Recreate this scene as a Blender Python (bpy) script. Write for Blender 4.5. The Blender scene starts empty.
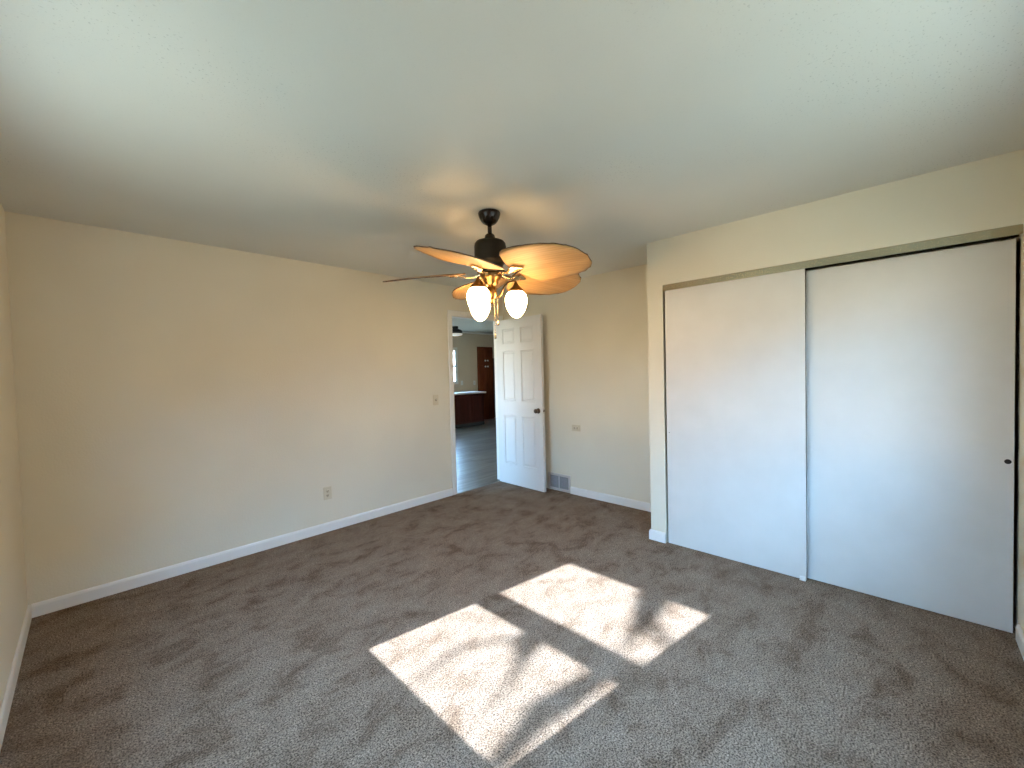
import bpy, bmesh, math, random
from mathutils import Vector, Matrix
PI = math.pi
S = bpy.context.scene
COL = S.collection

# ------------------------------------------------------------------ camera, world, sun, exposure
F_PX, YAW, PITCH, ROLL, CAM_H = 409.97, 0.76797, -0.027726, -0.025392, 1.41327
fw = Vector((math.cos(YAW)*math.cos(PITCH), math.sin(YAW)*math.cos(PITCH), math.sin(PITCH)))
rt = Vector((math.sin(YAW), -math.cos(YAW), 0)); up = rt.cross(fw)
c_, s_ = math.cos(ROLL), math.sin(ROLL)
r2, u2 = c_*rt + s_*up, -s_*rt + c_*up
cd = bpy.data.cameras.new('camera'); cam = bpy.data.objects.new('camera', cd); COL.objects.link(cam)
cd.sensor_fit = 'HORIZONTAL'; cd.sensor_width = 36; cd.lens = F_PX*36/1024; cd.clip_start = 0.02; cd.clip_end = 300
m3 = Matrix((r2, u2, -fw)).transposed()
cam.matrix_world = Matrix.Translation((0, 0, CAM_H)) @ m3.to_4x4()
S.camera = cam

SUN_DIR = Vector((1, -0.15, -0.74)).normalized()      # the way the sunlight travels
W = bpy.data.worlds.new('world'); S.world = W; W.use_nodes = True
wn = W.node_tree; bg = wn.nodes['Background']
# clear winter sky: pale towards the horizon, deeper blue overhead
stc = wn.nodes.new('ShaderNodeTexCoord'); ssp = wn.nodes.new('ShaderNodeSeparateXYZ'); srp = wn.nodes.new('ShaderNodeValToRGB')
wn.links.new(stc.outputs['Generated'], ssp.inputs[0]); wn.links.new(ssp.outputs[2], srp.inputs[0]); wn.links.new(srp.outputs[0], bg.inputs[0])
SKY = 31.5
el = srp.color_ramp.elements
el[0].position, el[0].color = 0.0, (.78, .70, .54, 1)
el[1].position, el[1].color = 1.0, (.46, .85, 1.35, 1)
for p_, c_4 in ((.06, (.66, .68, .66, 1)), (.15, (.36, .68, 1.06, 1)), (.33, (.38, .74, 1.2, 1))):
    e_ = el.new(p_); e_.color = c_4
bg.inputs[1].default_value = SKY
sl = bpy.data.lights.new('sun', 'SUN'); sl.energy = 40; sl.angle = math.radians(.6); sl.color = (.86, 1, 1.17)
so = bpy.data.objects.new('sun', sl); COL.objects.link(so)
so.rotation_euler = SUN_DIR.to_track_quat('-Z', 'Y').to_euler(); so.location = (-12, 2, 9)
BULB = 54.0
S.view_settings.view_transform = 'Standard'; S.view_settings.look = 'None'
S.view_settings.exposure = 0.0; S.view_settings.gamma = 1; S.view_settings.use_curve_mapping = False
S.cycles.max_bounces = 10; S.cycles.diffuse_bounces = 7; S.cycles.sample_clamp_indirect = 6
S.cycles.use_denoising = True
try:
    S.cycles.denoiser = 'OPENIMAGEDENOISE'
except Exception:
    pass

# ------------------------------------------------------------------ room measures (metres, camera above the origin)
YA, XL, XB, XC, YR, YC, H = 3.83, -0.30, 3.835, 3.212, -0.408, 1.534, 2.44
OX0, OX1, OZ = 2.972, 3.757, 2.10                 # doorway in the left wall
TW = 0.12
LW = 0.10                                          # the wall with the doorway is thinner

# ------------------------------------------------------------------ materials
MAT = {}
def mat(name, col, rough=.6, metal=0., spec=.5, emit=None, estr=0.):
    m = bpy.data.materials.new(name); m.use_nodes = True
    b = m.node_tree.nodes['Principled BSDF']
    b.inputs['Base Color'].default_value = (*col, 1); b.inputs['Roughness'].default_value = rough
    b.inputs['Metallic'].default_value = metal; b.inputs['Specular IOR Level'].default_value = spec
    if emit:
        b.inputs['Emission Color'].default_value = (*emit, 1); b.inputs['Emission Strength'].default_value = estr
    MAT[name] = m
    return m
def nd(m, t, **kw):
    n = m.node_tree.nodes.new(t)
    for k, v in kw.items():
        if k in n.inputs: n.inputs[k].default_value = v
        else: setattr(n, k, v)
    return n
def lk(m, a, b): m.node_tree.links.new(a, b)
def bsdf(m): return m.node_tree.nodes['Principled BSDF']
def coords(m, scale=(1, 1, 1)):
    tc = nd(m, 'ShaderNodeTexCoord'); mp = nd(m, 'ShaderNodeMapping'); mp.inputs['Scale'].default_value = scale
    lk(m, tc.outputs['Object'], mp.inputs['Vector']); return mp.outputs['Vector']
def ramp(m, fac, stops):
    r = nd(m, 'ShaderNodeValToRGB'); e = r.color_ramp.elements
    e[0].position, e[0].color = stops[0][0], (*stops[0][1], 1)
    e[1].position, e[1].color = stops[1][0], (*stops[1][1], 1)
    for p_, c in stops[2:]:
        n = e.new(p_); n.color = (*c, 1)
    lk(m, fac, r.inputs['Fac']); return r.outputs['Color']
def bump(m, h, strength, dist=.002):
    b = nd(m, 'ShaderNodeBump'); b.inputs['Strength'].default_value = strength; b.inputs['Distance'].default_value = dist
    lk(m, h, b.inputs['Height']); lk(m, b.outputs['Normal'], bsdf(m).inputs['Normal'])
def mul(m, a, b, mode='MULTIPLY', fac=1.):
    x = nd(m, 'ShaderNodeMix'); x.data_type = 'RGBA'; x.blend_type = mode; x.inputs[0].default_value = fac
    lk(m, a, x.inputs[6]); lk(m, b, x.inputs[7]); return x.outputs[2]

def wall_paint(name, col, stip=1.):
    m = mat(name, col, .75, spec=.25); v = coords(m)
    n1 = nd(m, 'ShaderNodeTexNoise', Scale=95., Detail=3.); lk(m, v, n1.inputs['Vector'])
    bump(m, n1.outputs[0], .35*stip, .003)
    n2 = nd(m, 'ShaderNodeTexNoise', Scale=1.3, Detail=2.); lk(m, v, n2.inputs['Vector'])
    c = ramp(m, n2.outputs[0], [(.3, tuple(x*.96 for x in col)), (.7, tuple(x*1.03 for x in col))])
    lk(m, c, bsdf(m).inputs['Base Color']); return m
wall_paint('wall_paint', (.69, .65, .53))
wall_paint('kitchen_paint', (.60, .50, .37))
def ceiling_mat():
    col = (.665, .665, .615)
    m = mat('ceiling_texture', col, .9, spec=.1); v = coords(m)
    n1 = nd(m, 'ShaderNodeTexNoise', Scale=70., Detail=4., Roughness=.65); lk(m, v, n1.inputs['Vector'])
    n3 = nd(m, 'ShaderNodeTexNoise', Scale=1.1, Detail=2.); lk(m, v, n3.inputs['Vector'])
    patch = ramp(m, n3.outputs[0], [(.45, (.25,)*3), (.7, (1,)*3)])
    h = mul(m, n1.outputs[0], patch)
    bump(m, h, .17, .005)
    n4 = nd(m, 'ShaderNodeTexNoise', Scale=130., Detail=1.); lk(m, v, n4.inputs['Vector'])
    sp0 = ramp(m, n4.outputs[0], [(.28, (.70,)*3), (.33, (1,)*3)])
    sx = nd(m, 'ShaderNodeMix'); sx.data_type = 'RGBA'; sx.inputs[6].default_value = (1, 1, 1, 1)
    lk(m, ramp(m, n3.outputs[0], [(.50, (.12,)*3), (.66, (1,)*3)]), sx.inputs[0]); lk(m, sp0, sx.inputs[7]); sp = sx.outputs[2]
    n5 = nd(m, 'ShaderNodeTexNoise', Scale=.9, Detail=3.); lk(m, v, n5.inputs['Vector'])
    base = ramp(m, n5.outputs[0], [(.3, tuple(x*.95 for x in col)), (.7, tuple(x*1.03 for x in col))])
    lk(m, mul(m, base, sp), bsdf(m).inputs['Base Color'])
ceiling_mat()
def carpet_mat():
    m = mat('carpet_pile', (.2, .17, .14), 1., spec=.0); v = coords(m)
    big = nd(m, 'ShaderNodeTexNoise', Scale=4.2, Detail=6., Roughness=.66, Distortion=.4); lk(m, coords(m, (1, 1.5, 1)), big.inputs['Vector'])
    cb = ramp(m, big.outputs[0], [(.32, (.122, .083, .057)), (.50, (.202, .148, .109)), (.72, (.236, .181, .139))])
    fine = nd(m, 'ShaderNodeTexNoise', Scale=150., Detail=2., Roughness=.75); lk(m, v, fine.inputs['Vector'])
    cf = ramp(m, fine.outputs[0], [(.36, (.22,)*3), (.63, (1.75,)*3)])
    mid = nd(m, 'ShaderNodeTexNoise', Scale=38., Detail=3., Distortion=1.2); lk(m, v, mid.inputs['Vector'])
    cm = ramp(m, mid.outputs[0], [(.35, (.86,)*3), (.65, (1.1,)*3)])
    lk(m, mul(m, mul(m, cb, cf), cm), bsdf(m).inputs['Base Color'])
    vo = nd(m, 'ShaderNodeTexNoise', Scale=210., Detail=3., Roughness=.7); lk(m, v, vo.inputs['Vector'])
    bump(m, vo.outputs[0], .9, .006)
carpet_mat()
mat('white_trim', (.74, .735, .70), .38)
mat('white_door', (.66, .66, .64), .42)
def closet_white():
    m = mat('closet_white', (.72, .715, .68), .45); v = coords(m)
    n = nd(m, 'ShaderNodeTexNoise', Scale=6., Detail=4.); lk(m, v, n.inputs['Vector'])
    c = ramp(m, n.outputs[0], [(.3, (.585, .575, .54)), (.7, (.615, .605, .57))])
    lk(m, c, bsdf(m).inputs['Base Color'])
closet_white()
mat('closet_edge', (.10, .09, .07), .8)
mat('closet_inside', (.22, .20, .18), .9)
mat('aluminium_track', (.42, .38, .27), .22, 1.)
mat('dark_bronze', (.016, .009, .006), .16, .3)
mat('motor_black', (.018, .013, .007), .45, 0., .25)
mat('antique_brass', (.20, .115, .045), .32, 1.)
mat('bright_brass', (.50, .39, .23), .2, 1.)
mat('door_bronze', (.10, .08, .065), .3, .9)
mat('steel_plate', (.55, .53, .50), .35, 1.)
mat('hole_black', (.008, .008, .009), .8)
mat('almond_plastic', (.60, .54, .39), .45)
mat('white_plastic', (.72, .72, .70), .4)
mat('slot_dark', (.03, .03, .025), .7)
mat('vent_enamel', (.52, .50, .47), .45)
mat('vent_grey', (.26, .26, .27), .5)
mat('opal_glass', (.9, .85, .75), .3, emit=(1., .62, .27), estr=BULB)
mat('leaf_rim', (.06, .03, .012), .55)
mat('countertop', (.74, .66, .56), .35)
mat('fixture_black', (.02, .017, .015), .4)
mat('fixture_glass', (.85, .84, .8), .4, emit=(1, .95, .85), estr=.35)
mat('bark', (.12, .09, .07), .9)
def lawn_mat():
    m = mat('lawn', (.16, .19, .10), 1., spec=0.); n = nd(m, 'ShaderNodeTexNoise', Scale=3., Detail=5.); lk(m, coords(m), n.inputs['Vector'])
    lk(m, ramp(m, n.outputs[0], [(.3, (.17, .14, .09)), (.7, (.27, .21, .135))]), bsdf(m).inputs['Base Color'])
lawn_mat()
def blade_mat():
    m = mat('palm_weave', (.38, .21, .085), .55, spec=.3); v = coords(m)
    w = nd(m, 'ShaderNodeTexWave', Scale=14., Distortion=2.5, Detail=2.); w.bands_direction = 'Y'; lk(m, v, w.inputs['Vector'])
    n = nd(m, 'ShaderNodeTexNoise', Scale=9., Detail=3.); lk(m, coords(m, (.4, 3, 1)), n.inputs['Vector'])
    c = ramp(m, n.outputs[0], [(.3, (.335, .19, .070)), (.7, (.43, .26, .11))])
    c2 = ramp(m, w.outputs['Fac'], [(0., (.90,)*3), (1., (1.05,)*3)])
    lk(m, mul(m, c, c2), bsdf(m).inputs['Base Color']); bump(m, w.outputs['Fac'], .15, .002)
blade_mat()
def wood(name, dark, light, rough=.65):
    m = mat(name, light, rough, spec=.2); n = nd(m, 'ShaderNodeTexNoise', Scale=5., Detail=6., Distortion=1.); lk(m, coords(m, (6, 6, .7)), n.inputs['Vector'])
    lk(m, ramp(m, n.outputs[0], [(.3, dark), (.7, light)]), bsdf(m).inputs['Base Color'])
wood('cherry_wood', (.035, .006, .003), (.07, .013, .006))
wood('red_brown_wood', (.09, .02, .006), (.17, .045, .014))
def plank_mat():
    m = mat('vinyl_plank', (.3, .29, .27), .32); v = coords(m)
    br = nd(m, 'ShaderNodeTexBrick', Scale=1.); br.offset = .37
    br.inputs['Brick Width'].default_value = 1.2; br.inputs['Row Height'].default_value = .18; br.inputs['Mortar Size'].default_value = .002
    br.inputs['Color1'].default_value = (.15, .125, .10, 1); br.inputs['Color2'].default_value = (.25, .215, .175, 1); br.inputs['Mortar'].default_value = (.08, .07, .06, 1)
    lk(m, v, br.inputs['Vector'])
    n = nd(m, 'ShaderNodeTexNoise', Scale=3., Detail=6., Distortion=.8); lk(m, coords(m, (.5, 5, 1)), n.inputs['Vector'])
    g = ramp(m, n.outputs[0], [(.32, (.55,)*3), (.66, (1.2,)*3)])
    lk(m, mul(m, br.outputs['Color'], g), bsdf(m).inputs['Base Color'])
plank_mat()
def glass_mat():
    m = bpy.data.materials.new('window_glass'); m.use_nodes = True; t = m.node_tree
    t.nodes.clear()
    o = t.nodes.new('ShaderNodeOutputMaterial'); mx = t.nodes.new('ShaderNodeMixShader'); mx.inputs[0].default_value = .05
    a = t.nodes.new('ShaderNodeBsdfTransparent'); b = t.nodes.new('ShaderNodeBsdfGlossy'); b.inputs['Roughness'].default_value = .02
    t.links.new(a.outputs[0], mx.inputs[1]); t.links.new(b.outputs[0], mx.inputs[2]); t.links.new(mx.outputs[0], o.inputs[0])
    MAT['window_glass'] = m
glass_mat()

# ------------------------------------------------------------------ helpers
def link(name, bm, m, parent=None, smooth=False, bevel=0., seg=2):
    me = bpy.data.meshes.new(name); bmesh.ops.recalc_face_normals(bm, faces=bm.faces); bm.to_mesh(me); bm.free()
    o = bpy.data.objects.new(name, me); COL.objects.link(o)
    for k in (m if isinstance(m, (list, tuple)) else [m]): me.materials.append(MAT[k])
    if smooth:
        for f in me.polygons: f.use_smooth = True
    if parent: o.parent = parent
    if bevel:
        b = o.modifiers.new('bevel', 'BEVEL'); b.width = bevel; b.segments = seg; b.limit_method = 'ANGLE'; b.angle_limit = math.radians(40)
    return o
def struct(o, label=None, cat=None):
    o['kind'] = 'structure'
    if label: o['label'] = label
    if cat: o['category'] = cat
    return o
def tag(o, label, cat, group=None):
    o['label'] = label; o['category'] = cat
    if group: o['group'] = group
    return o
def empty(name, loc, rz=0.):
    o = bpy.data.objects.new(name, None); COL.objects.link(o); o.location = loc; o.rotation_euler = (0, 0, rz); o.empty_display_size = .05
    return o
def box(bm, a, b):
    x0, y0, z0 = a; x1, y1, z1 = b
    v = [bm.verts.new(q) for q in ((x0,y0,z0),(x1,y0,z0),(x1,y1,z0),(x0,y1,z0),(x0,y0,z1),(x1,y0,z1),(x1,y1,z1),(x0,y1,z1))]
    for f in ((0,3,2,1),(4,5,6,7),(0,1,5,4),(1,2,6,5),(2,3,7,6),(3,0,4,7)): bm.faces.new([v[i] for i in f])
    return v
def B(*ab):
    bm = bmesh.new(); box(bm, ab[0], ab[1]); return bm
def lathe(bm, prof, n=32, origin=(0, 0, 0), mi=0):
    """prof: list of (r, z); closed where r == 0."""
    ox, oy, oz = origin; rings = []
    for r, z in prof:
        if r < 1e-6: rings.append([bm.verts.new((ox, oy, oz+z))])
        else: rings.append([bm.verts.new((ox+r*math.cos(2*PI*i/n), oy+r*math.sin(2*PI*i/n), oz+z)) for i in range(n)])
    for a, b in zip(rings, rings[1:]):
        for i in range(n):
            j = (i+1) % n
            if len(a) == 1 and len(b) == 1: continue
            if len(a) == 1: f = bm.faces.new((a[0], b[i], b[j]))
            elif len(b) == 1: f = bm.faces.new((a[i], b[0], a[j]))
            else: f = bm.faces.new((a[i], b[i], b[j], a[j]))
            f.material_index = mi; f.smooth = True
    return bm
def tube(bm, pts, rad, n=10):
    """round tube along points; rad is a number or one per point"""
    P = [Vector(p) for p in pts]; R = rad if isinstance(rad, (list, tuple)) else [rad]*len(P)
    rings = []; ref = Vector((0, 0, 1))
    for i, p in enumerate(P):
        d = (P[min(i+1, len(P)-1)] - P[max(i-1, 0)]).normalized()
        if abs(d.dot(ref)) > .95: ref = Vector((1, 0, 0)) if abs(d.x) < .9 else Vector((0, 1, 0))
        a = d.cross(ref).normalized(); b = d.cross(a); ref = -b if abs(b.z) > .2 else ref
        rings.append([bm.verts.new(p + R[i]*(math.cos(2*PI*k/n)*a + math.sin(2*PI*k/n)*b)) for k in range(n)])
    for a, b in zip(rings, rings[1:]):
        # pick the ring offset that twists least
        off = min(range(n), key=lambda s: sum((a[k].co - b[(k+s) % n].co).length for k in range(n)))
        for k in range(n):
            f = bm.faces.new((a[k], a[(k+1) % n], b[(k+1+off) % n], b[(k+off) % n])); f.smooth = True
    bm.faces.new(rings[0][::-1]); bm.faces.new(rings[-1]); return bm
def plate(axis, pos, th, u0, u1, v0, v1, holes=()):
    """Wall slab with rectangular holes as one connected mesh. axis 'x': plane x=pos..pos+th, u=y, v=z;
    'y': u=x, v=z; 'z': u=x, v=y."""
    us = sorted({u0, u1, *[h[0] for h in holes], *[h[1] for h in holes]}); vs = sorted({v0, v1, *[h[2] for h in holes], *[h[3] for h in holes]})
    us = [u for u in us if u0 <= u <= u1]; vs = [v for v in vs if v0 <= v <= v1]
    bm = bmesh.new(); cache = {}
    def V(i, j, k):
        if (i, j, k) not in cache:
            u, v, w = us[i], vs[j], pos + (th if k else 0)
            cache[i, j, k] = bm.verts.new({'x': (w, u, v), 'y': (u, w, v), 'z': (u, v, w)}[axis])
        return cache[i, j, k]
    def solid(i, j):
        if not (0 <= i < len(us)-1 and 0 <= j < len(vs)-1): return False
        cu, cv = (us[i]+us[i+1])/2, (vs[j]+vs[j+1])/2
        return not any(h[0] < cu < h[1] and h[2] < cv < h[3] for h in holes)
    for i in range(len(us)-1):
        for j in range(len(vs)-1):
            if not solid(i, j): continue
            for k in (0, 1): bm.faces.new([V(i,j,k), V(i+1,j,k), V(i+1,j+1,k), V(i,j+1,k)])
            if not solid(i-1, j): bm.faces.new([V(i,j,0), V(i,j+1,0), V(i,j+1,1), V(i,j,1)])
            if not solid(i+1, j): bm.faces.new([V(i+1,j,0), V(i+1,j+1,0), V(i+1,j+1,1), V(i+1,j,1)])
            if not solid(i, j-1): bm.faces.new([V(i,j,0), V(i+1,j,0), V(i+1,j,1), V(i,j,1)])
            if not solid(i, j+1): bm.faces.new([V(i,j+1,0), V(i+1,j+1,0), V(i+1,j+1,1), V(i,j+1,1)])
    return bm
def extrude_profile(pts2, path):
    """sweep a closed 2D profile (offset d into the room, height z) along a list of (point, inward normal) frames"""
    bm = bmesh.new(); rings = []
    for (x, y), (nx, ny) in path: rings.append([bm.verts.new((x+nx*d, y+ny*d, z)) for d, z in pts2])
    n = len(pts2)
    for a, b in zip(rings, rings[1:]):
        for i in range(n): bm.faces.new((a[i], a[(i+1) % n], b[(i+1) % n], b[i]))
    bm.faces.new(rings[0]); bm.faces.new(rings[-1][::-1]); return bm

# ------------------------------------------------------------------ bedroom shell
W1 = (1.15, 2.275, .88, 2.135)        # window in the near-left wall (y0, y1, z0, z1)
W2 = (.85, 2.25, .90, 2.12)           # window in the right wall (x0, x1, z0, z1)
struct(link('floor', plate('z', -.03, .03, XL, XB, YR, YA), 'carpet_pile'), 'grey brown cut pile carpet covering the bedroom floor', 'floor')
struct(link('ceiling', plate('z', H, .12, XL-TW, XB+TW, YR-TW, YA+LW), 'ceiling_texture'), 'off white stippled bedroom ceiling', 'ceiling')
struct(link('wall_left', plate('y', YA, LW, XL-TW, XB+TW, -.03, H, [(OX0, OX1, -.1, OZ)]), 'wall_paint'), 'beige wall left of the bedroom doorway', 'wall')
struct(link('wall_near', plate('x', XL-TW, TW, YR-TW, YA, -.03, H, [W1]), 'wall_paint'), 'beige wall at the left edge, with the window', 'wall')
struct(link('wall_right', plate('y', YR-TW, TW, XL, XB+TW, -.03, H, [W2]), 'wall_paint'), 'beige wall at the right edge beside the closet', 'wall')
struct(link('wall_back', plate('x', XB, TW, YR, YA, -.03, H), 'wall_paint'), 'beige back wall behind the open door', 'wall')
CT = 2.073
struct(link('wall_closet', plate('x', XC, .09, YR, YC, 0, H, [(YR-.01, 1.407, -.1, CT)]), 'wall_paint'), 'beige wall above and beside the closet doors', 'wall')
struct(link('wall_closet_side', plate('y', YC-.09, .09, XC+.09, XB, 0, H), 'wall_paint'), 'beige side wall of the closet', 'wall')

# window units: frame with two sashes and glass
def window_unit(name, axis, pos, sgn, u0, u1, z0, z1, zm0, zm1, g0, g1, gz0, gz1, label):
    """frame ring, meeting rail, glass; plane at pos (outside plane), depth toward sgn"""
    d = .06*sgn
    fr = link(name, plate(axis, pos, d, u0, u1, z0, z1, [(g0, g1, gz0, zm0), (g0, g1, zm1, gz1)]), 'white_trim', bevel=.003)
    struct(fr, label, 'window')
    for a, b in ((gz0, zm0), (zm1, gz1)):
        link('pane', plate(axis, pos+.027*sgn, .004*sgn, g0, g1, a, b), 'window_glass', fr)
    i = pos + d; dep = (XL if axis == 'x' else YR) - i
    sill = plate(axis, i, dep + .03*sgn, u0+.002, u1-.002, z0+.001, z0+.022)
    link('sill', sill, 'white_trim', fr, bevel=.003)
    return fr
GX = XL - .08 - .03
window_unit('window_1', 'x', GX, 1, W1[0], W1[1], W1[2], W1[3], 1.485, 1.585, 1.228, 2.215, .972, 2.085, 'white double hung window in the wall left of the viewer')
window_unit('window_2', 'y', YR-.11, 1, W2[0], W2[1], W2[2], W2[3], 1.485, 1.545, .90, 2.20, .95, 2.07, 'white double hung window in the right hand wall')

# casing and jambs of the doorway
def u_frame(x0, x1, zt, w, ya, yb, zb=0.):
    bm = bmesh.new()
    P = [(x0-w, zb), (x0-w, zt+w), (x1+w, zt+w), (x1+w, zb), (x1, zb), (x1, zt), (x0, zt), (x0, zb)]
    f = [bm.verts.new((x, ya, z)) for x, z in P]; g = [bm.verts.new((x, yb, z)) for x, z in P]
    for q in (f, g):
        bm.faces.new((q[0], q[1], q[6], q[7])); bm.faces.new((q[1], q[2], q[5], q[6])); bm.faces.new((q[2], q[3], q[4], q[5]))
    for i in range(8): bm.faces.new((f[i], f[(i+1) % 8], g[(i+1) % 8], g[i]))
    return bm
struct(link('trim_1', u_frame(OX0, OX1, OZ, .058, YA-.016, YA-.0005), 'white_trim', bevel=.006, seg=3), 'white casing around the bedroom doorway', 'door casing')
struct(link('trim_2', u_frame(OX0+.012, OX1-.012, OZ-.012, .0115, YA-.004, YA+LW+.002), 'white_trim', bevel=.002), 'white door jamb lining the bedroom doorway', 'door jamb')
struct(link('trim_3', u_frame(OX0, OX1, OZ, .058, YA+LW+.0005, YA+LW+.012), 'white_trim', bevel=.006, seg=3), 'white casing on the kitchen side of the doorway', 'door casing')

BBP = [(.0005, .0005), (.014, .0005), (.014, .066), (.010, .078), (.004, .083), (.0005, .083)]
def baseboard(name, path, label):
    return struct(link(name, extrude_profile(BBP, path), 'white_trim'), label, 'baseboard')
baseboard('baseboard_left', [((XL+.0145, YA), (0, -1)), ((OX0-.059, YA), (0, -1))], 'white baseboard along the wall left of the doorway')
baseboard('baseboard_near', [((XL, YR+.015), (1, 0)), ((XL, YA), (1, 0))], 'white baseboard at the left edge')
baseboard('baseboard_back', [((XB, YC+.015), (-1, 0)), ((XB, 2.797), (-1, 0))], 'white baseboard on the back wall right of the floor vent')
baseboard('baseboard_right', [((XL+.015, YR), (0, 1)), ((XC-.002, YR), (0, 1))], 'white baseboard on the right wall beside the closet')
q = .7071
bm = bmesh.new()
path = [((XC, 1.409), (-1, 0)), ((XC, YC), (-1, 1)), ((XB-.015, YC), (0, 1))]
baseboard('baseboard_closet', path, 'short white baseboard wrapping the closet corner')

# ------------------------------------------------------------------ open six panel door
def panel_door(w, h, t):
    """local: x 0..w from the hinge, z 0..h, y -t/2..t/2, raised panels on both faces"""
    st, mid = .115, .10
    cw = (w - 2*st - mid)/2
    rows = [(.255, .865), (1.05, 1.665), (1.76, 1.945)]
    xs = [0, st, st+cw, st+cw+mid, w-st, w]
    zs = [0] + [z for r in rows for z in r] + [h]
    bm = bmesh.new(); cache = {}; panels = []
    def V(i, j, k):
        if (i, j, k) not in cache: cache[i, j, k] = bm.verts.new((xs[i], (-t/2, t/2)[k], zs[j]))
        return cache[i, j, k]
    for i in range(5):
        for j in range(len(zs)-1):
            for k in (0, 1):
                q = [V(i,j,k), V(i+1,j,k), V(i+1,j+1,k), V(i,j+1,k)]
                f = bm.faces.new(q if k == 0 else q[::-1])
                if i in (1, 3) and j in (1, 3, 5): panels.append(f)
    n = len(zs)-1
    for i in range(5):
        bm.faces.new([V(i,0,0), V(i,0,1), V(i+1,0,1), V(i+1,0,0)]); bm.faces.new([V(i,n,0), V(i+1,n,0), V(i+1,n,1), V(i,n,1)])
    for j in range(n):
        bm.faces.new([V(0,j,0), V(0,j+1,0), V(0,j+1,1), V(0,j,1)]); bm.faces.new([V(5,j,0), V(5,j,1), V(5,j+1,1), V(5,j+1,0)])
    bm.normal_update()
    bmesh.ops.inset_individual(bm, faces=panels, thickness=.010, depth=-.009)
    bmesh.ops.inset_individual(bm, faces=panels, thickness=.022, depth=0)
    bmesh.ops.inset_individual(bm, faces=panels, thickness=.014, depth=.007)
    return bm
DW, DH, DT = .765, 2.06, .035
door = link('door_1', panel_door(DW, DH, DT), 'white_door')
door.location = (3.683, 3.80, .014); door.rotation_euler = (0, 0, math.radians(-91.9))
struct(door, 'white six panel bedroom door standing open', 'door')
KX, KZ = DW-.065, .945
kn = bmesh.new()
for sg in (-1, 1):
    pr = [(0, .064), (.012, .063), (.024, .056), (.027, .047), (.022, .036), (.012, .030), (.0105, .008), (.030, .007), (.032, .0), (0, 0)]
    b2 = bmesh.new(); lathe(b2, [(r, z) for r, z in pr][::-1], 24)
    bmesh.ops.rotate(b2, verts=b2.verts, cent=(0, 0, 0), matrix=Matrix.Rotation(PI/2*sg, 3, 'X'))
    bmesh.ops.translate(b2, verts=b2.verts, vec=(KX, -sg*DT/2, KZ))
    tmp = bpy.data.meshes.new('tmp'); b2.to_mesh(tmp); b2.free()
    o = bpy.data.objects.new('door_knob', tmp); COL.objects.link(o); o.parent = door; tmp.materials.append(MAT['door_bronze'])
    o['label'] = 'dark bronze round door knob'
kn.free()
lp = link('latch_plate', B((DW-.0005, -.0125, KZ-.029), (DW+.0015, .0125, KZ+.029)), 'steel_plate', door)
link('latch_bolt', B((DW, -.006, KZ-.009), (DW+.010, .006, KZ+.009)), 'door_bronze', lp, bevel=.002)
for z in (.18, 1.0, 1.83):
    hb = bmesh.new(); lathe(hb, [(0, 0), (.006, 0), (.006, .09), (0, .09)], 12, (-.006, DT/2+.004, z))
    link('hinge', hb, 'door_bronze', door)

# ------------------------------------------------------------------ closet doors, track, guide
XT = XC - .004
tr = bmesh.new()
P = [(XT, 2.0310), (XT, 2.0760), (XC-.0005, 2.0790), (XC-.0005, 2.0735), (XC+.088, 2.0725), (XC+.088, 2.0360), (XC+.085, 2.0360), (XC+.085, 2.0680), (XC+.046, 2.0680), (XC+.046, 2.0410), (XC+.043, 2.0410), (XC+.043, 2.0680), (XC+.002, 2.0680), (XC+.002, 2.0310)]
A = [tr.verts.new((x, YR+.002, z)) for x, z in P]; Bv = [tr.verts.new((x, 1.405, z)) for x, z in P]
for i in range(len(P)): tr.faces.new((A[i], A[(i+1) % len(P)], Bv[(i+1) % len(P)], Bv[i]))
tr.faces.new(A); tr.faces.new(Bv[::-1])
struct(link('trim_4', tr, 'aluminium_track'), 'brushed metal closet door track under the header', 'closet track')

def slider(name, x, y0, y1, z0, z1, label, pulls):
    t = .028
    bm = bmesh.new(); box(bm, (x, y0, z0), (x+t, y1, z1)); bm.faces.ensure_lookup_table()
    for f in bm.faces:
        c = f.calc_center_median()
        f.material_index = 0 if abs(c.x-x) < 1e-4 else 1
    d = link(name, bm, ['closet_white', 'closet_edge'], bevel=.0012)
    struct(d, label, 'closet door')
    for (py, pz, r, mt) in pulls:
        b = bmesh.new()
        lathe(b, [(r+.004, 0), (r+.004, .0012), (r, .0018), (r-.001, .0006), (0, .0004)], 24)
        bmesh.ops.rotate(b, verts=b.verts, cent=(0, 0, 0), matrix=Matrix.Rotation(-PI/2, 3, 'Y'))
        bmesh.ops.translate(b, verts=b.verts, vec=(x-.0002, py, pz))
        for f in b.faces: f.material_index = 0
        for f in sorted(b.faces, key=lambda f: (Vector(f.calc_center_median())-Vector((x, py, pz))).length)[:24]: f.material_index = 1
        link('finger_pull', b, mt, d)
    return d
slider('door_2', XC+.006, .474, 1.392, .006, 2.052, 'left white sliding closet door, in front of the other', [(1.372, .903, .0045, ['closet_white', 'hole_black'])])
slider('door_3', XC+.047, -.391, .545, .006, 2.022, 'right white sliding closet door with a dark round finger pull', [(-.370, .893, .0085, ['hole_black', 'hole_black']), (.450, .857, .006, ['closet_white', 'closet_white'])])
gd = bmesh.new()
for a, b in (((XC-.006, .478, .001), (XC+.08, .512, .005)),): box(gd, a, b)
g = link('closet_door_guide', gd, 'white_plastic', bevel=.001)
for xa in (XC-.006, XC+.0385): link('guide_fin', B((xa, .480, .0045), (xa+.004, .510, .03)), 'white_plastic', g, bevel=.001)
tag(g, 'small white plastic floor guide between the two sliding closet doors', 'door guide')

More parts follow.
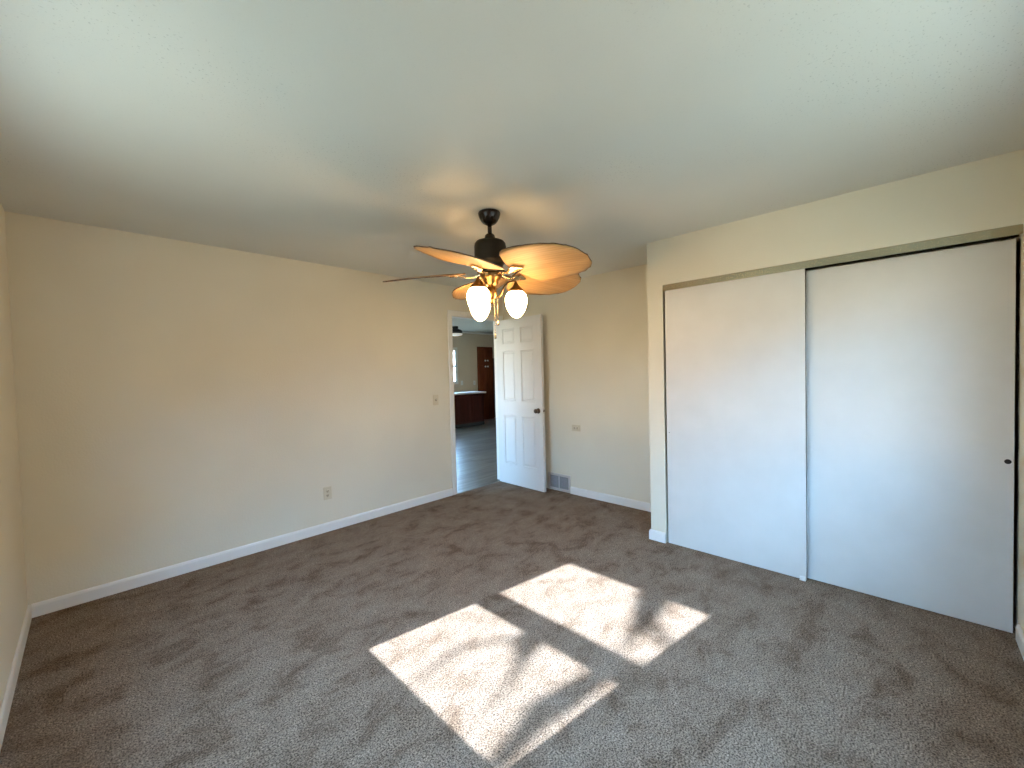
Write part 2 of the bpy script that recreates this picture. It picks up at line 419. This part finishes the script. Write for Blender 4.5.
# ------------------------------------------------------------------ wall plates and vent
def plate_thing(name, label, cat, loc, rot, w, h, kind, colr='almond_plastic', group=None):
    """local: x across, z up, -y out of the wall"""
    r = empty(name, loc); r.rotation_euler = rot
    bm = bmesh.new(); box(bm, (-w/2, -.006, -h/2), (w/2, -.0003, h/2))
    link('cover_plate', bm, colr, r, bevel=.0035, seg=3)
    if kind == 'outlet':
        for s in (-1, 1):
            b = bmesh.new(); lathe(b, [(0, 0), (.0165, 0), (.0165, .0025), (0, .0025)], 24)
            bmesh.ops.rotate(b, verts=b.verts, cent=(0, 0, 0), matrix=Matrix.Rotation(PI/2, 3, 'X'))
            bmesh.ops.scale(b, verts=b.verts, vec=(1, 1, .86)); bmesh.ops.translate(b, verts=b.verts, vec=(0, -.0055, s*.0195))
            k = link('socket', b, colr, r)
            for dx in (-.0065, .0065): link('slot', B((dx-.0018, -.0088, s*.0195-.003), (dx+.0018, -.0079, s*.0195+.006)), 'slot_dark', k)
            b = bmesh.new(); lathe(b, [(0, 0), (.003, 0), (.003, .0009), (0, .0009)], 12)
            bmesh.ops.rotate(b, verts=b.verts, cent=(0, 0, 0), matrix=Matrix.Rotation(PI/2, 3, 'X')); bmesh.ops.translate(b, verts=b.verts, vec=(0, -.0079, s*.0195-.008))
            link('ground_hole', b, 'slot_dark', k)
        zs = [0.]
    else:
        bm = bmesh.new(); box(bm, (-.0055, -.0075, -.012), (.0055, -.0055, .012)); link('toggle_slot', bm, 'slot_dark', r)
        bm = bmesh.new(); v = box(bm, (-.004, -.021, -.001), (.004, -.006, .008)); link('toggle', bm, colr, r, bevel=.001)
        zs = [-.03, .03]
    for z in zs:
        b = bmesh.new(); lathe(b, [(0, 0), (.003, 0), (.0025, .0012), (0, .0014)], 12)
        bmesh.ops.rotate(b, verts=b.verts, cent=(0, 0, 0), matrix=Matrix.Rotation(PI/2, 3, 'X')); bmesh.ops.translate(b, verts=b.verts, vec=(0, -.006, z))
        link('screw', b, 'steel_plate', r)
    return tag(r, label, cat, group)
plate_thing('wall_outlet', 'almond duplex outlet low on the wall left of the doorway', 'outlet', (1.493, YA, .352), (0, 0, 0), .072, .116, 'outlet')
plate_thing('light_switch', 'almond toggle light switch beside the bedroom door casing', 'light switch', (2.72, YA, 1.127), (0, 0, 0), .072, .116, 'switch')
plate_thing('wall_outlet', 'almond outlet mounted sideways on the back wall above the floor vent', 'outlet', (XB, 2.707, .767), (0, PI/2, -PI/2), .072, .116, 'outlet')

VY0, VY1, VZ0, VZ1 = 2.80, 3.125, .006, .205
vt = empty('wall_vent', (XB, (VY0+VY1)/2, VZ0))
def vy(y): return y-(VY0+VY1)/2
fr = plate('x', -.012, .0115, vy(VY0), vy(VY1), 0, VZ1-VZ0, [(vy(VY0)+.026, -.006, .026, VZ1-VZ0-.026), (.006, vy(VY1)-.026, .026, VZ1-VZ0-.026)])
link('vent_frame', fr, 'vent_enamel', vt, bevel=.002)
link('vent_back', B((-.0016, vy(VY0)+.02, .02), (-.0006, vy(VY1)-.02, VZ1-VZ0-.02)), 'slot_dark', vt)
for (a, b) in ((vy(VY0)+.026, -.006), (.006, vy(VY1)-.026)):
    bm = bmesh.new(); n = 10; z0, z1 = .026, VZ1-VZ0-.026
    lv = bmesh.new()
    for i in range(n):
        z = z0 + (i+.5)*(z1-z0)/n
        vv = [(-.0105, z-.0045), (-.0022, z+.0055), (-.0022, z+.0065), (-.0105, z-.0030)]
        p0 = [lv.verts.new((x, a, zz)) for x, zz in vv]; p1 = [lv.verts.new((x, b, zz)) for x, zz in vv]
        for k in range(4): lv.faces.new((p0[k], p0[(k+1) % 4], p1[(k+1) % 4], p1[k]))
        lv.faces.new(p0); lv.faces.new(p1[::-1])
    bm.free(); link('louvers', lv, 'vent_grey', vt)
tag(vt, 'white louvered return air vent low on the back wall behind the door', 'vent')

# ------------------------------------------------------------------ ceiling fan
FX, FY, FS = 1.825, 1.926, 1.0215
FTOP = CAM_H + FS*(H-CAM_H)
fan = empty('ceiling_fan', (FX, FY, FTOP)); fan.scale = (FS, FS, FS)
tag(fan, 'ceiling fan with five tan leaf blades and three lit glass shades', 'ceiling fan')
def fz(z): return z - H
def fl(name, prof, m, parent=None, n=40):
    bm = bmesh.new(); lathe(bm, [(r, fz(z)) for r, z in prof], n); return link(name, bm, m, parent or fan)
fl('canopy', [(0, 2.418), (.067, 2.418), (.070, 2.412), (.069, 2.402), (.063, 2.384), (.052, 2.364), (.040, 2.350), (.024, 2.342), (0, 2.341)], 'dark_bronze')
fl('downrod', [(0, 2.36), (.0135, 2.36), (.0135, 2.265), (0, 2.265)], 'dark_bronze', n=20)
fl('coupling', [(0, 2.285), (.022, 2.284), (.030, 2.276), (.034, 2.262), (.036, 2.240), (.030, 2.232), (0, 2.232)], 'dark_bronze')
fl('motor_housing', [(0, 2.242), (.070, 2.240), (.088, 2.234), (.097, 2.222), (.100, 2.205), (.100, 2.118), (.096, 2.106), (.086, 2.098), (.078, 2.088), (.076, 2.066), (.070, 2.058), (0, 2.058)], 'motor_black')
fl('flywheel', [(0, 2.060), (.084, 2.060), (.088, 2.054), (.088, 2.046), (.082, 2.040), (0, 2.040)], 'motor_black')
fl('switch_housing', [(0, 2.044), (.066, 2.044), (.070, 2.034), (.070, 2.018), (.062, 2.004), (.046, 1.992), (.044, 1.976), (.034, 1.966), (.026, 1.956), (0, 1.956)], 'antique_brass')
fl('light_stem', [(0, 1.960), (.024, 1.960), (.030, 1.945), (.034, 1.925), (.034, 1.895), (.026, 1.880), (.014, 1.872), (.018, 1.862), (.012, 1.850), (0, 1.846)], 'antique_brass', n=28)

BL0, BL1, ZBL, PIT = .165, .686, 2.042, math.radians(-14.2)
def halfw(s):
    K = [(0, .03), (.04, .10), (.09, .165), (.15, .198), (.23, .213), (.36, .214), (.50, .206), (.64, .194), (.78, .170), (.90, .132), (.97, .082), (1, .0)]
    for (a, wa), (b, wb) in zip(K, K[1:]):
        if s <= b:
            t = (s-a)/(b-a); t = t*t*(3-2*t) if a < .9 else t
            return wa + (wb-wa)*t
    return 0.
def blade_mesh():
    bm = bmesh.new(); NS, NT, th = 44, 14, .006
    ss = [1-(1-i/NS)**1.35 for i in range(NS+1)]
    top, bot = [], []
    for s in ss:
        w = max(halfw(s), .0015); r = BL0 + s*(BL1-BL0)
        tr_, br_ = [], []
        for j in range(NT+1):
            t = -1 + 2*j/NT
            y = w*t
            # cupped leaf: a centre rib, edges and tip bending down a little
            z = -.003*(y/.14)**2 - .028*s*s + .004*math.exp(-(y/.012)**2) - .002*math.cos(t*PI*3)*min(1, w/.1)
            tr_.append(bm.verts.new((r, y, z+th/2))); br_.append(bm.verts.new((r, y, z-th/2)))
        top.append(tr_); bot.append(br_)
    def F(*v):
        f = bm.faces.new(v); f.smooth = True; return f
    for i in range(NS):
        for j in range(NT):
            F(top[i][j], top[i+1][j], top[i+1][j+1], top[i][j+1]); F(bot[i][j], bot[i][j+1], bot[i+1][j+1], bot[i+1][j])
        for j in (0, NT):
            f = bm.faces.new((top[i][j], top[i+1][j], bot[i+1][j], bot[i][j])); f.material_index = 1
    for i in (0, NS):
        for j in range(NT):
            f = bm.faces.new((top[i][j], top[i][j+1], bot[i][j+1], bot[i][j])); f.material_index = 1
    return bm
def bracket_mesh():
    bm = bmesh.new()
    # curved arm from flywheel to the blade, then a leaf medallion under the blade root
    N = 14; th = .004
    def zc(r): return -.012 - .010*math.sin(PI*min(1, max(0, (r-.07)/.13)))
    prof = [(.062, .020), (.08, .016), (.10, .011), (.125, .010), (.145, .014), (.160, .024), (.178, .034), (.198, .038), (.218, .033), (.236, .022), (.252, .010), (.262, .002)]
    T, Bt = [], []
    for r, w in prof:
        a, b = [], []
        for j in range(7):
            t = -1+2*j/6; z = zc(r) + .004*math.cos(t*PI/2)*(-1)
            a.append(bm.verts.new((r, w*t, z+th))); b.append(bm.verts.new((r, w*t, z-th*.6)))
        T.append(a); Bt.append(b)
    n = len(prof)
    for i in range(n-1):
        for j in range(6):
            f = bm.faces.new((T[i][j], T[i+1][j], T[i+1][j+1], T[i][j+1])); f.smooth = True
            f = bm.faces.new((Bt[i][j], Bt[i][j+1], Bt[i+1][j+1], Bt[i+1][j])); f.smooth = True
        for j in (0, 6): bm.faces.new((T[i][j], T[i+1][j], Bt[i+1][j], Bt[i][j]))
    for i in (0, n-1):
        for j in range(6): bm.faces.new((T[i][j], T[i][j+1], Bt[i][j+1], Bt[i][j]))
    return bm
bl0 = None
for k in range(5):
    ang = math.radians(-13.5 + 72*k)
    M = Matrix.Translation((0, 0, fz(ZBL))) @ Matrix.Rotation(ang, 4, 'Z') @ Matrix.Rotation(PIT, 4, 'X')
    if bl0 is None:
        bl0 = link('blade', blade_mesh(), ['palm_weave', 'leaf_rim'], fan)
        br0 = link('blade_bracket', bracket_mesh(), 'bright_brass', bl0)
        sc = []
        for (sx, sy) in ((.185, .015), (.185, -.015), (.222, 0)):
            b = bmesh.new(); lathe(b, [(0, -.0225), (.005, -.0215), (.006, -.018), (0, -.018)], 12, (sx, sy, 0)); sc.append(b)
        # screw heads belong to the bracket casting
        me = br0.data; bm = bmesh.new(); bm.from_mesh(me)
        for b in sc:
            t = bpy.data.meshes.new('t'); b.to_mesh(t); b.free(); bm.from_mesh(t)
        bm.to_mesh(me); bm.free()
        o = bl0
    else:
        o = bl0.copy(); COL.objects.link(o); o.parent = fan
        c = br0.copy(); COL.objects.link(c); c.parent = o
    o.matrix_local = M
PITS = 1
for k, deg in enumerate((-43.4, -163.4, 76.6)):
    a = math.radians(deg); R0 = .155
    bm = bmesh.new()
    pts = [(.030, 1.893), (.046, 1.892), (.060, 1.905), (.072, 1.935), (.088, 1.966), (.112, 1.985), (.138, 1.990), (R0, 1.986), (R0, 1.974)]
    tube(bm, [(r*math.cos(a), r*math.sin(a), fz(z)) for r, z in pts], .0055, 10)
    arm = link('light_arm', bm, 'antique_brass', fan)
    ox, oy = R0*math.cos(a), R0*math.sin(a)
    bm = bmesh.new(); lathe(bm, [(0, fz(1.984)), (.008, fz(1.984)), (.012, fz(1.972)), (.022, fz(1.956)), (.040, fz(1.940)), (.049, fz(1.928)), (.050, fz(1.920)), (.046, fz(1.920)), (0, fz(1.930))], 28, (ox, oy, 0))
    link('shade_cap', bm, 'antique_brass', arm)
    bm = bmesh.new(); lathe(bm, [(0, fz(1.929)), (.042, fz(1.929)), (.050, fz(1.918)), (.061, fz(1.904)), (.068, fz(1.884)), (.069, fz(1.862)), (.065, fz(1.836)), (.055, fz(1.808)), (.042, fz(1.785)), (.026, fz(1.768)), (.012, fz(1.760)), (0, fz(1.758))], 32, (ox, oy, 0))
    sh = link('glass_shade', bm, 'opal_glass', arm)
    sh['label'] = 'glowing opal glass acorn shade'
for (px, py, ztop, zend) in ((.026, -.026, 1.885, 1.740), (-.004, -.030, 1.885, 1.655)):
    bm = bmesh.new(); z = ztop; n = int((ztop-zend)/.0065)
    tube(bm, [(px, py, fz(ztop)), (px, py, fz(zend))], .0012, 6)
    for i in range(n):
        zz = fz(ztop - i*.0065); lathe(bm, [(0, zz+.0021), (.0021, zz), (0, zz-.0021)], 6, (px, py, 0))
    ch = link('pull_chain', bm, 'bright_brass', fan)
    bm = bmesh.new(); lathe(bm, [(0, fz(zend)+.004), (.003, fz(zend)+.002), (.0045, fz(zend)-.006), (.008, fz(zend)-.018), (.007, fz(zend)-.026), (0, fz(zend)-.029)], 16, (px, py, 0))
    link('chain_fob', bm, 'bright_brass', ch)

# ------------------------------------------------------------------ kitchen seen through the doorway
KY0, KY1, KX0, KX1, KH = YA+LW, 9.35, .6, 9.8, 2.66
struct(link('floor_kitchen', plate('z', -.032, .03, KX0, KX1, YA, KY1), 'vinyl_plank'), 'grey vinyl plank floor beyond the doorway', 'floor')
struct(link('ceiling_kitchen', plate('z', KH, .1, KX0-.1, KX1+.1, KY0, KY1+.12), 'ceiling_texture'), 'white ceiling of the room beyond the doorway', 'ceiling')
KW = (6.33, 7.38, 1.18, 2.12)
struct(link('wall_kitchen_back', plate('y', KY1, .12, KX0, KX1, -.03, KH, [KW, (3.2, 4.2, 0, 2.1)]), 'kitchen_paint'), 'grey beige far wall of the kitchen', 'wall')
struct(link('wall_kitchen_left', plate('x', KX0-.12, .12, KY0, KY1, -.03, KH, [(5.2, 7.4, .9, 2.1)]), 'kitchen_paint'), 'hidden left wall of the kitchen', 'wall')  # the opening is unseen, added so sky light reaches the floor
struct(link('wall_kitchen_right', plate('x', KX1, .12, KY0, KY1, -.03, KH), 'kitchen_paint'), 'right wall of the kitchen', 'wall')
struct(link('wall_kitchen_near', plate('y', KY0-.1, .1, XB+TW, KX1, -.03, KH), 'kitchen_paint'), 'near wall of the kitchen', 'wall')
struct(link('wall_kitchen_header', plate('y', YA, LW, KX0-.12, XB+TW, H+.12, KH+.1), 'kitchen_paint'), 'wall strip above the bedroom ceiling', 'wall')
struct(link('trim_5', B((KX0, KY1-.05, KH-.06), (KX1, KY1-.0005, KH-.0005)), 'white_trim', bevel=.02, seg=3), 'white moulding at the top of the kitchen wall', 'moulding')
wk = link('window_3', plate('y', KY1-.02, .09, KW[0]-.06, KW[1]+.06, KW[2]-.06, KW[3]+.06, [(KW[0]+.02, KW[1]-.035, KW[2]+.03, 1.62), (KW[0]+.02, KW[1]-.035, 1.66, KW[3]-.03)]), 'white_trim', bevel=.004)
struct(wk, 'white framed kitchen window beside the door casing', 'window')
for a, b in ((KW[2]+.03, 1.62), (1.66, KW[3]-.03)): link('pane', plate('y', KY1+.03, .004, KW[0]+.02, KW[1]-.035, a, b), 'window_glass', wk)
wp = link('door_4', plate('y', KY1+.03, .05, 3.2, 4.2, 0, 2.1, [(3.30, 4.10, .08, 2.03)]), 'white_trim', bevel=.004)  # unseen patio door, added to bring daylight onto the kitchen floor
struct(wp, 'unseen white glass patio door added to light the kitchen floor', 'door')
for a, b in ((3.30, 4.10),): link('pane', plate('y', KY1+.05, .004, a, b, .08, 2.03), 'window_glass', wp)

def cabinet_door(x0, x1, z0, z1, y, parent, m, knob=None):
    """framed panel door facing -y"""
    t = .02; f = .055
    bm = plate('y', y-t, t, x0, x1, z0, z1); bm.normal_update()
    ff = [f_ for f_ in bm.faces if abs(f_.calc_center_median().y-(y-t)) < 1e-5 and abs(f_.normal.y) > .9]
    for f_ in ff:
        if f_.normal.y > 0: f_.normal_flip()
    bmesh.ops.inset_individual(bm, faces=ff, thickness=f, depth=0)
    bmesh.ops.inset_individual(bm, faces=ff, thickness=.012, depth=-.008)
    d = link('cabinet_door', bm, m, parent)
    if knob:
        b = bmesh.new(); lathe(b, [(0, 0), (.012, 0), (.009, .012), (.024, .022), (.025, .034), (.016, .041), (0, .043)], 16)
        bmesh.ops.rotate(b, verts=b.verts, cent=(0, 0, 0), matrix=Matrix.Rotation(PI/2, 3, 'X')); bmesh.ops.translate(b, verts=b.verts, vec=(knob[0], y-t, knob[1]))
        o = link('knob', b, 'white_plastic', d); o['label'] = 'white round knob'
    return d
# base cabinets with worktop
cx0, cx1, cy0, cy1 = 5.9, 7.62, 8.46, 9.02
cab = link('base_cabinet', B((cx0, cy0, .0), (cx1, cy1, .865)), 'cherry_wood', bevel=.003)
tag(cab, 'dark cherry base cabinet under the white worktop beyond the doorway', 'cabinet')
x = cx0 + .02
for i in range(4):
    cabinet_door(x, x+.40, .11, .84, cy0-.0005, cab, 'cherry_wood'); x += .412
link('toe_kick', B((cx0+.01, cy0-.008, .0), (cx1-.01, cy0-.0005, .09)), 'slot_dark', cab)
tag(link('worktop', B((cx0-.02, cy0-.045, .8655), (cx1+.06, cy1+.02, .912)), 'countertop', bevel=.008, seg=3), 'white kitchen worktop on the dark cherry cabinet', 'worktop')
# tall pantry
px0, px1, py0, pz1 = 8.19, 8.79, 9.30, 2.22
pan = link('pantry_cabinet', B((px0, py0, 0), (px1, KY1-.002, pz1)), 'red_brown_wood', bevel=.004)
tag(pan, 'tall reddish brown pantry cabinet with white knobs on the kitchen wall', 'cabinet')
pm = (px0+px1)/2
cabinet_door(px0+.015, pm-.004, 1.72, pz1-.03, py0-.0005, pan, 'red_brown_wood', (pm-.05, 1.80))
cabinet_door(pm+.004, px1-.015, 1.72, pz1-.03, py0-.0005, pan, 'red_brown_wood', (pm+.05, 1.80))
cabinet_door(px0+.015, pm-.004, .10, 1.70, py0-.0005, pan, 'red_brown_wood', (pm-.05, 1.62))
cabinet_door(pm+.004, px1-.015, .10, 1.70, py0-.0005, pan, 'red_brown_wood', (pm+.05, 1.62))
# refrigerator in the corner next to the pantry
fr_ = link('refrigerator', B((8.82, 8.72, .02), (9.60, KY1-.01, 1.88)), 'fixture_black', bevel=.012, seg=3)
tag(fr_, 'black refrigerator right of the pantry cabinet', 'refrigerator')
link('fridge_door', B((8.825, 8.66, .05), (9.205, 8.717, 1.87)), 'fixture_black', fr_, bevel=.012); link('fridge_door', B((9.215, 8.66, .05), (9.595, 8.717, 1.87)), 'fixture_black', fr_, bevel=.012)
# ceiling light
lt = empty('ceiling_light', (6.76, 8.55, KH)); tag(lt, 'black flush mount ceiling light with white glass in the kitchen', 'ceiling light')
bm = bmesh.new(); lathe(bm, [(0, -.0005), (.075, -.0005), (.080, -.012), (.072, -.055), (.075, -.075), (0, -.075)], 32); link('canopy', bm, 'fixture_black', lt)
bm = bmesh.new(); lathe(bm, [(0, -.07), (.10, -.07), (.17, -.10), (.185, -.135), (.185, -.185), (.16, -.19), (0, -.19)], 40); link('drum', bm, 'fixture_black', lt)
bm = bmesh.new(); lathe(bm, [(0, -.188), (.183, -.188), (.186, -.205), (.165, -.228), (.09, -.243), (0, -.247)], 40); link('glass_bowl', bm, 'fixture_glass', lt)
plate_thing('wall_outlet', 'white kitchen outlet above the worktop, nearer the window', 'outlet', (7.58, KY1, 1.15), (0, 0, 0), .085, .13, 'outlet', 'white_plastic', 'white outlets above the kitchen worktop')
plate_thing('wall_outlet', 'white kitchen outlet above the worktop, close to the pantry', 'outlet', (8.06, KY1, 1.14), (0, 0, 0), .085, .13, 'outlet', 'white_plastic', 'white outlets above the kitchen worktop')

# ------------------------------------------------------------------ outdoors: lawn and the tree whose shade falls through the window
struct(link('ground', plate('z', -.55, .1, -60, 60, -60, 60), 'lawn'), 'lawn outside the windows', 'ground')
mat('brick', (.20, .105, .07), .9)
hs = bmesh.new(); w_ = [(-9, -12), (14, -12), (14, -6.2), (-9, -6.2)]  # unseen house, added to block the low sky outside the second window
lo = [hs.verts.new((x, y, -.45)) for x, y in w_]; hi = [hs.verts.new((x, y, 3.2)) for x, y in w_]
r0, r1 = hs.verts.new((-9, -9.1, 5.4)), hs.verts.new((14, -9.1, 5.4))
for i in range(4): hs.faces.new((lo[i], lo[(i+1) % 4], hi[(i+1) % 4], hi[i]))
hs.faces.new((hi[0], hi[1], r1, r0)); hs.faces.new((hi[2], hi[3], r0, r1)); hs.faces.new((hi[1], hi[2], r1)); hs.faces.new((hi[3], hi[0], r0)); hs.faces.new(lo)
struct(link('sky_blocker_house', hs, 'brick'), 'unseen brick house added to block low sky at the second window', 'house')
D = -SUN_DIR
def out(fx, fy, dist): return Vector((fx, fy, 0)) + D*dist
tree = empty('tree', (-5.35, 1.55, -.45)); struct(tree, 'bare tree outside whose branches shade the sunlit carpet', 'tree')
def branch(name, pts, rads, parent):
    bm = bmesh.new(); o_ = tree.location
    tube(bm, [Vector(p)-o_ for p in pts], rads, 8); return link(name, bm, 'bark', parent)
branch('trunk', [(-5.35, 1.55, -.45), (-5.40, 1.50, 1.5), (-5.32, 1.30, 3.6), (-5.25, 1.22, 5.2), (-5.2, 1.1, 6.6), (-5.1, .9, 8.0)], [.16, .14, .11, .09, .06, .02], tree)
def limb(floor_pts, dist, rads, base):
    return branch('branch', [base] + [out(x, y, dist) for x, y in floor_pts], [rads[0]*1.1] + list(rads), tree)
limb([(2.85, .60), (2.80, 1.05), (2.573, 1.14), (2.382, 1.13), (2.213, 1.085), (1.998, 1.056), (1.796, 1.03)], 9.0, [.06, .09, .10, .10, .075, .028, .012], (-5.22, 1.15, 5.8))
limb([(2.13, 1.05), (2.05, .93), (1.98, .80)], 9.0, [.03, .025, .02], out(2.213, 1.085, 9))
limb([(1.69, .80), (1.69, 1.30), (1.66, 1.45), (1.59, 1.46), (1.50, 1.40), (1.43, 1.35), (1.25, 1.30), (1.119, 1.25)], 8.6, [.03, .04, .06, .06, .05, .028, .015, .01], (-5.25, 1.22, 5.2))
limb([(1.50, 1.52), (1.40, 1.60), (1.30, 1.67), (1.0, 1.63)], 8.6, [.02, .012, .02, .015], out(1.63, 1.46, 8.6))
limb([(1.74, .95), (1.62, 1.025), (1.479, 1.045), (1.36, 1.07), (1.27, 1.09), (1.10, 1.075), (.95, 1.065)], 8.4, [.055, .055, .065, .075, .07, .05, .04], (-5.27, 1.25, 4.8))
limb([(1.36, 1.07), (1.30, 1.13), (1.24, 1.17)], 8.4, [.03, .025, .015], out(1.38, 1.05, 8.4))
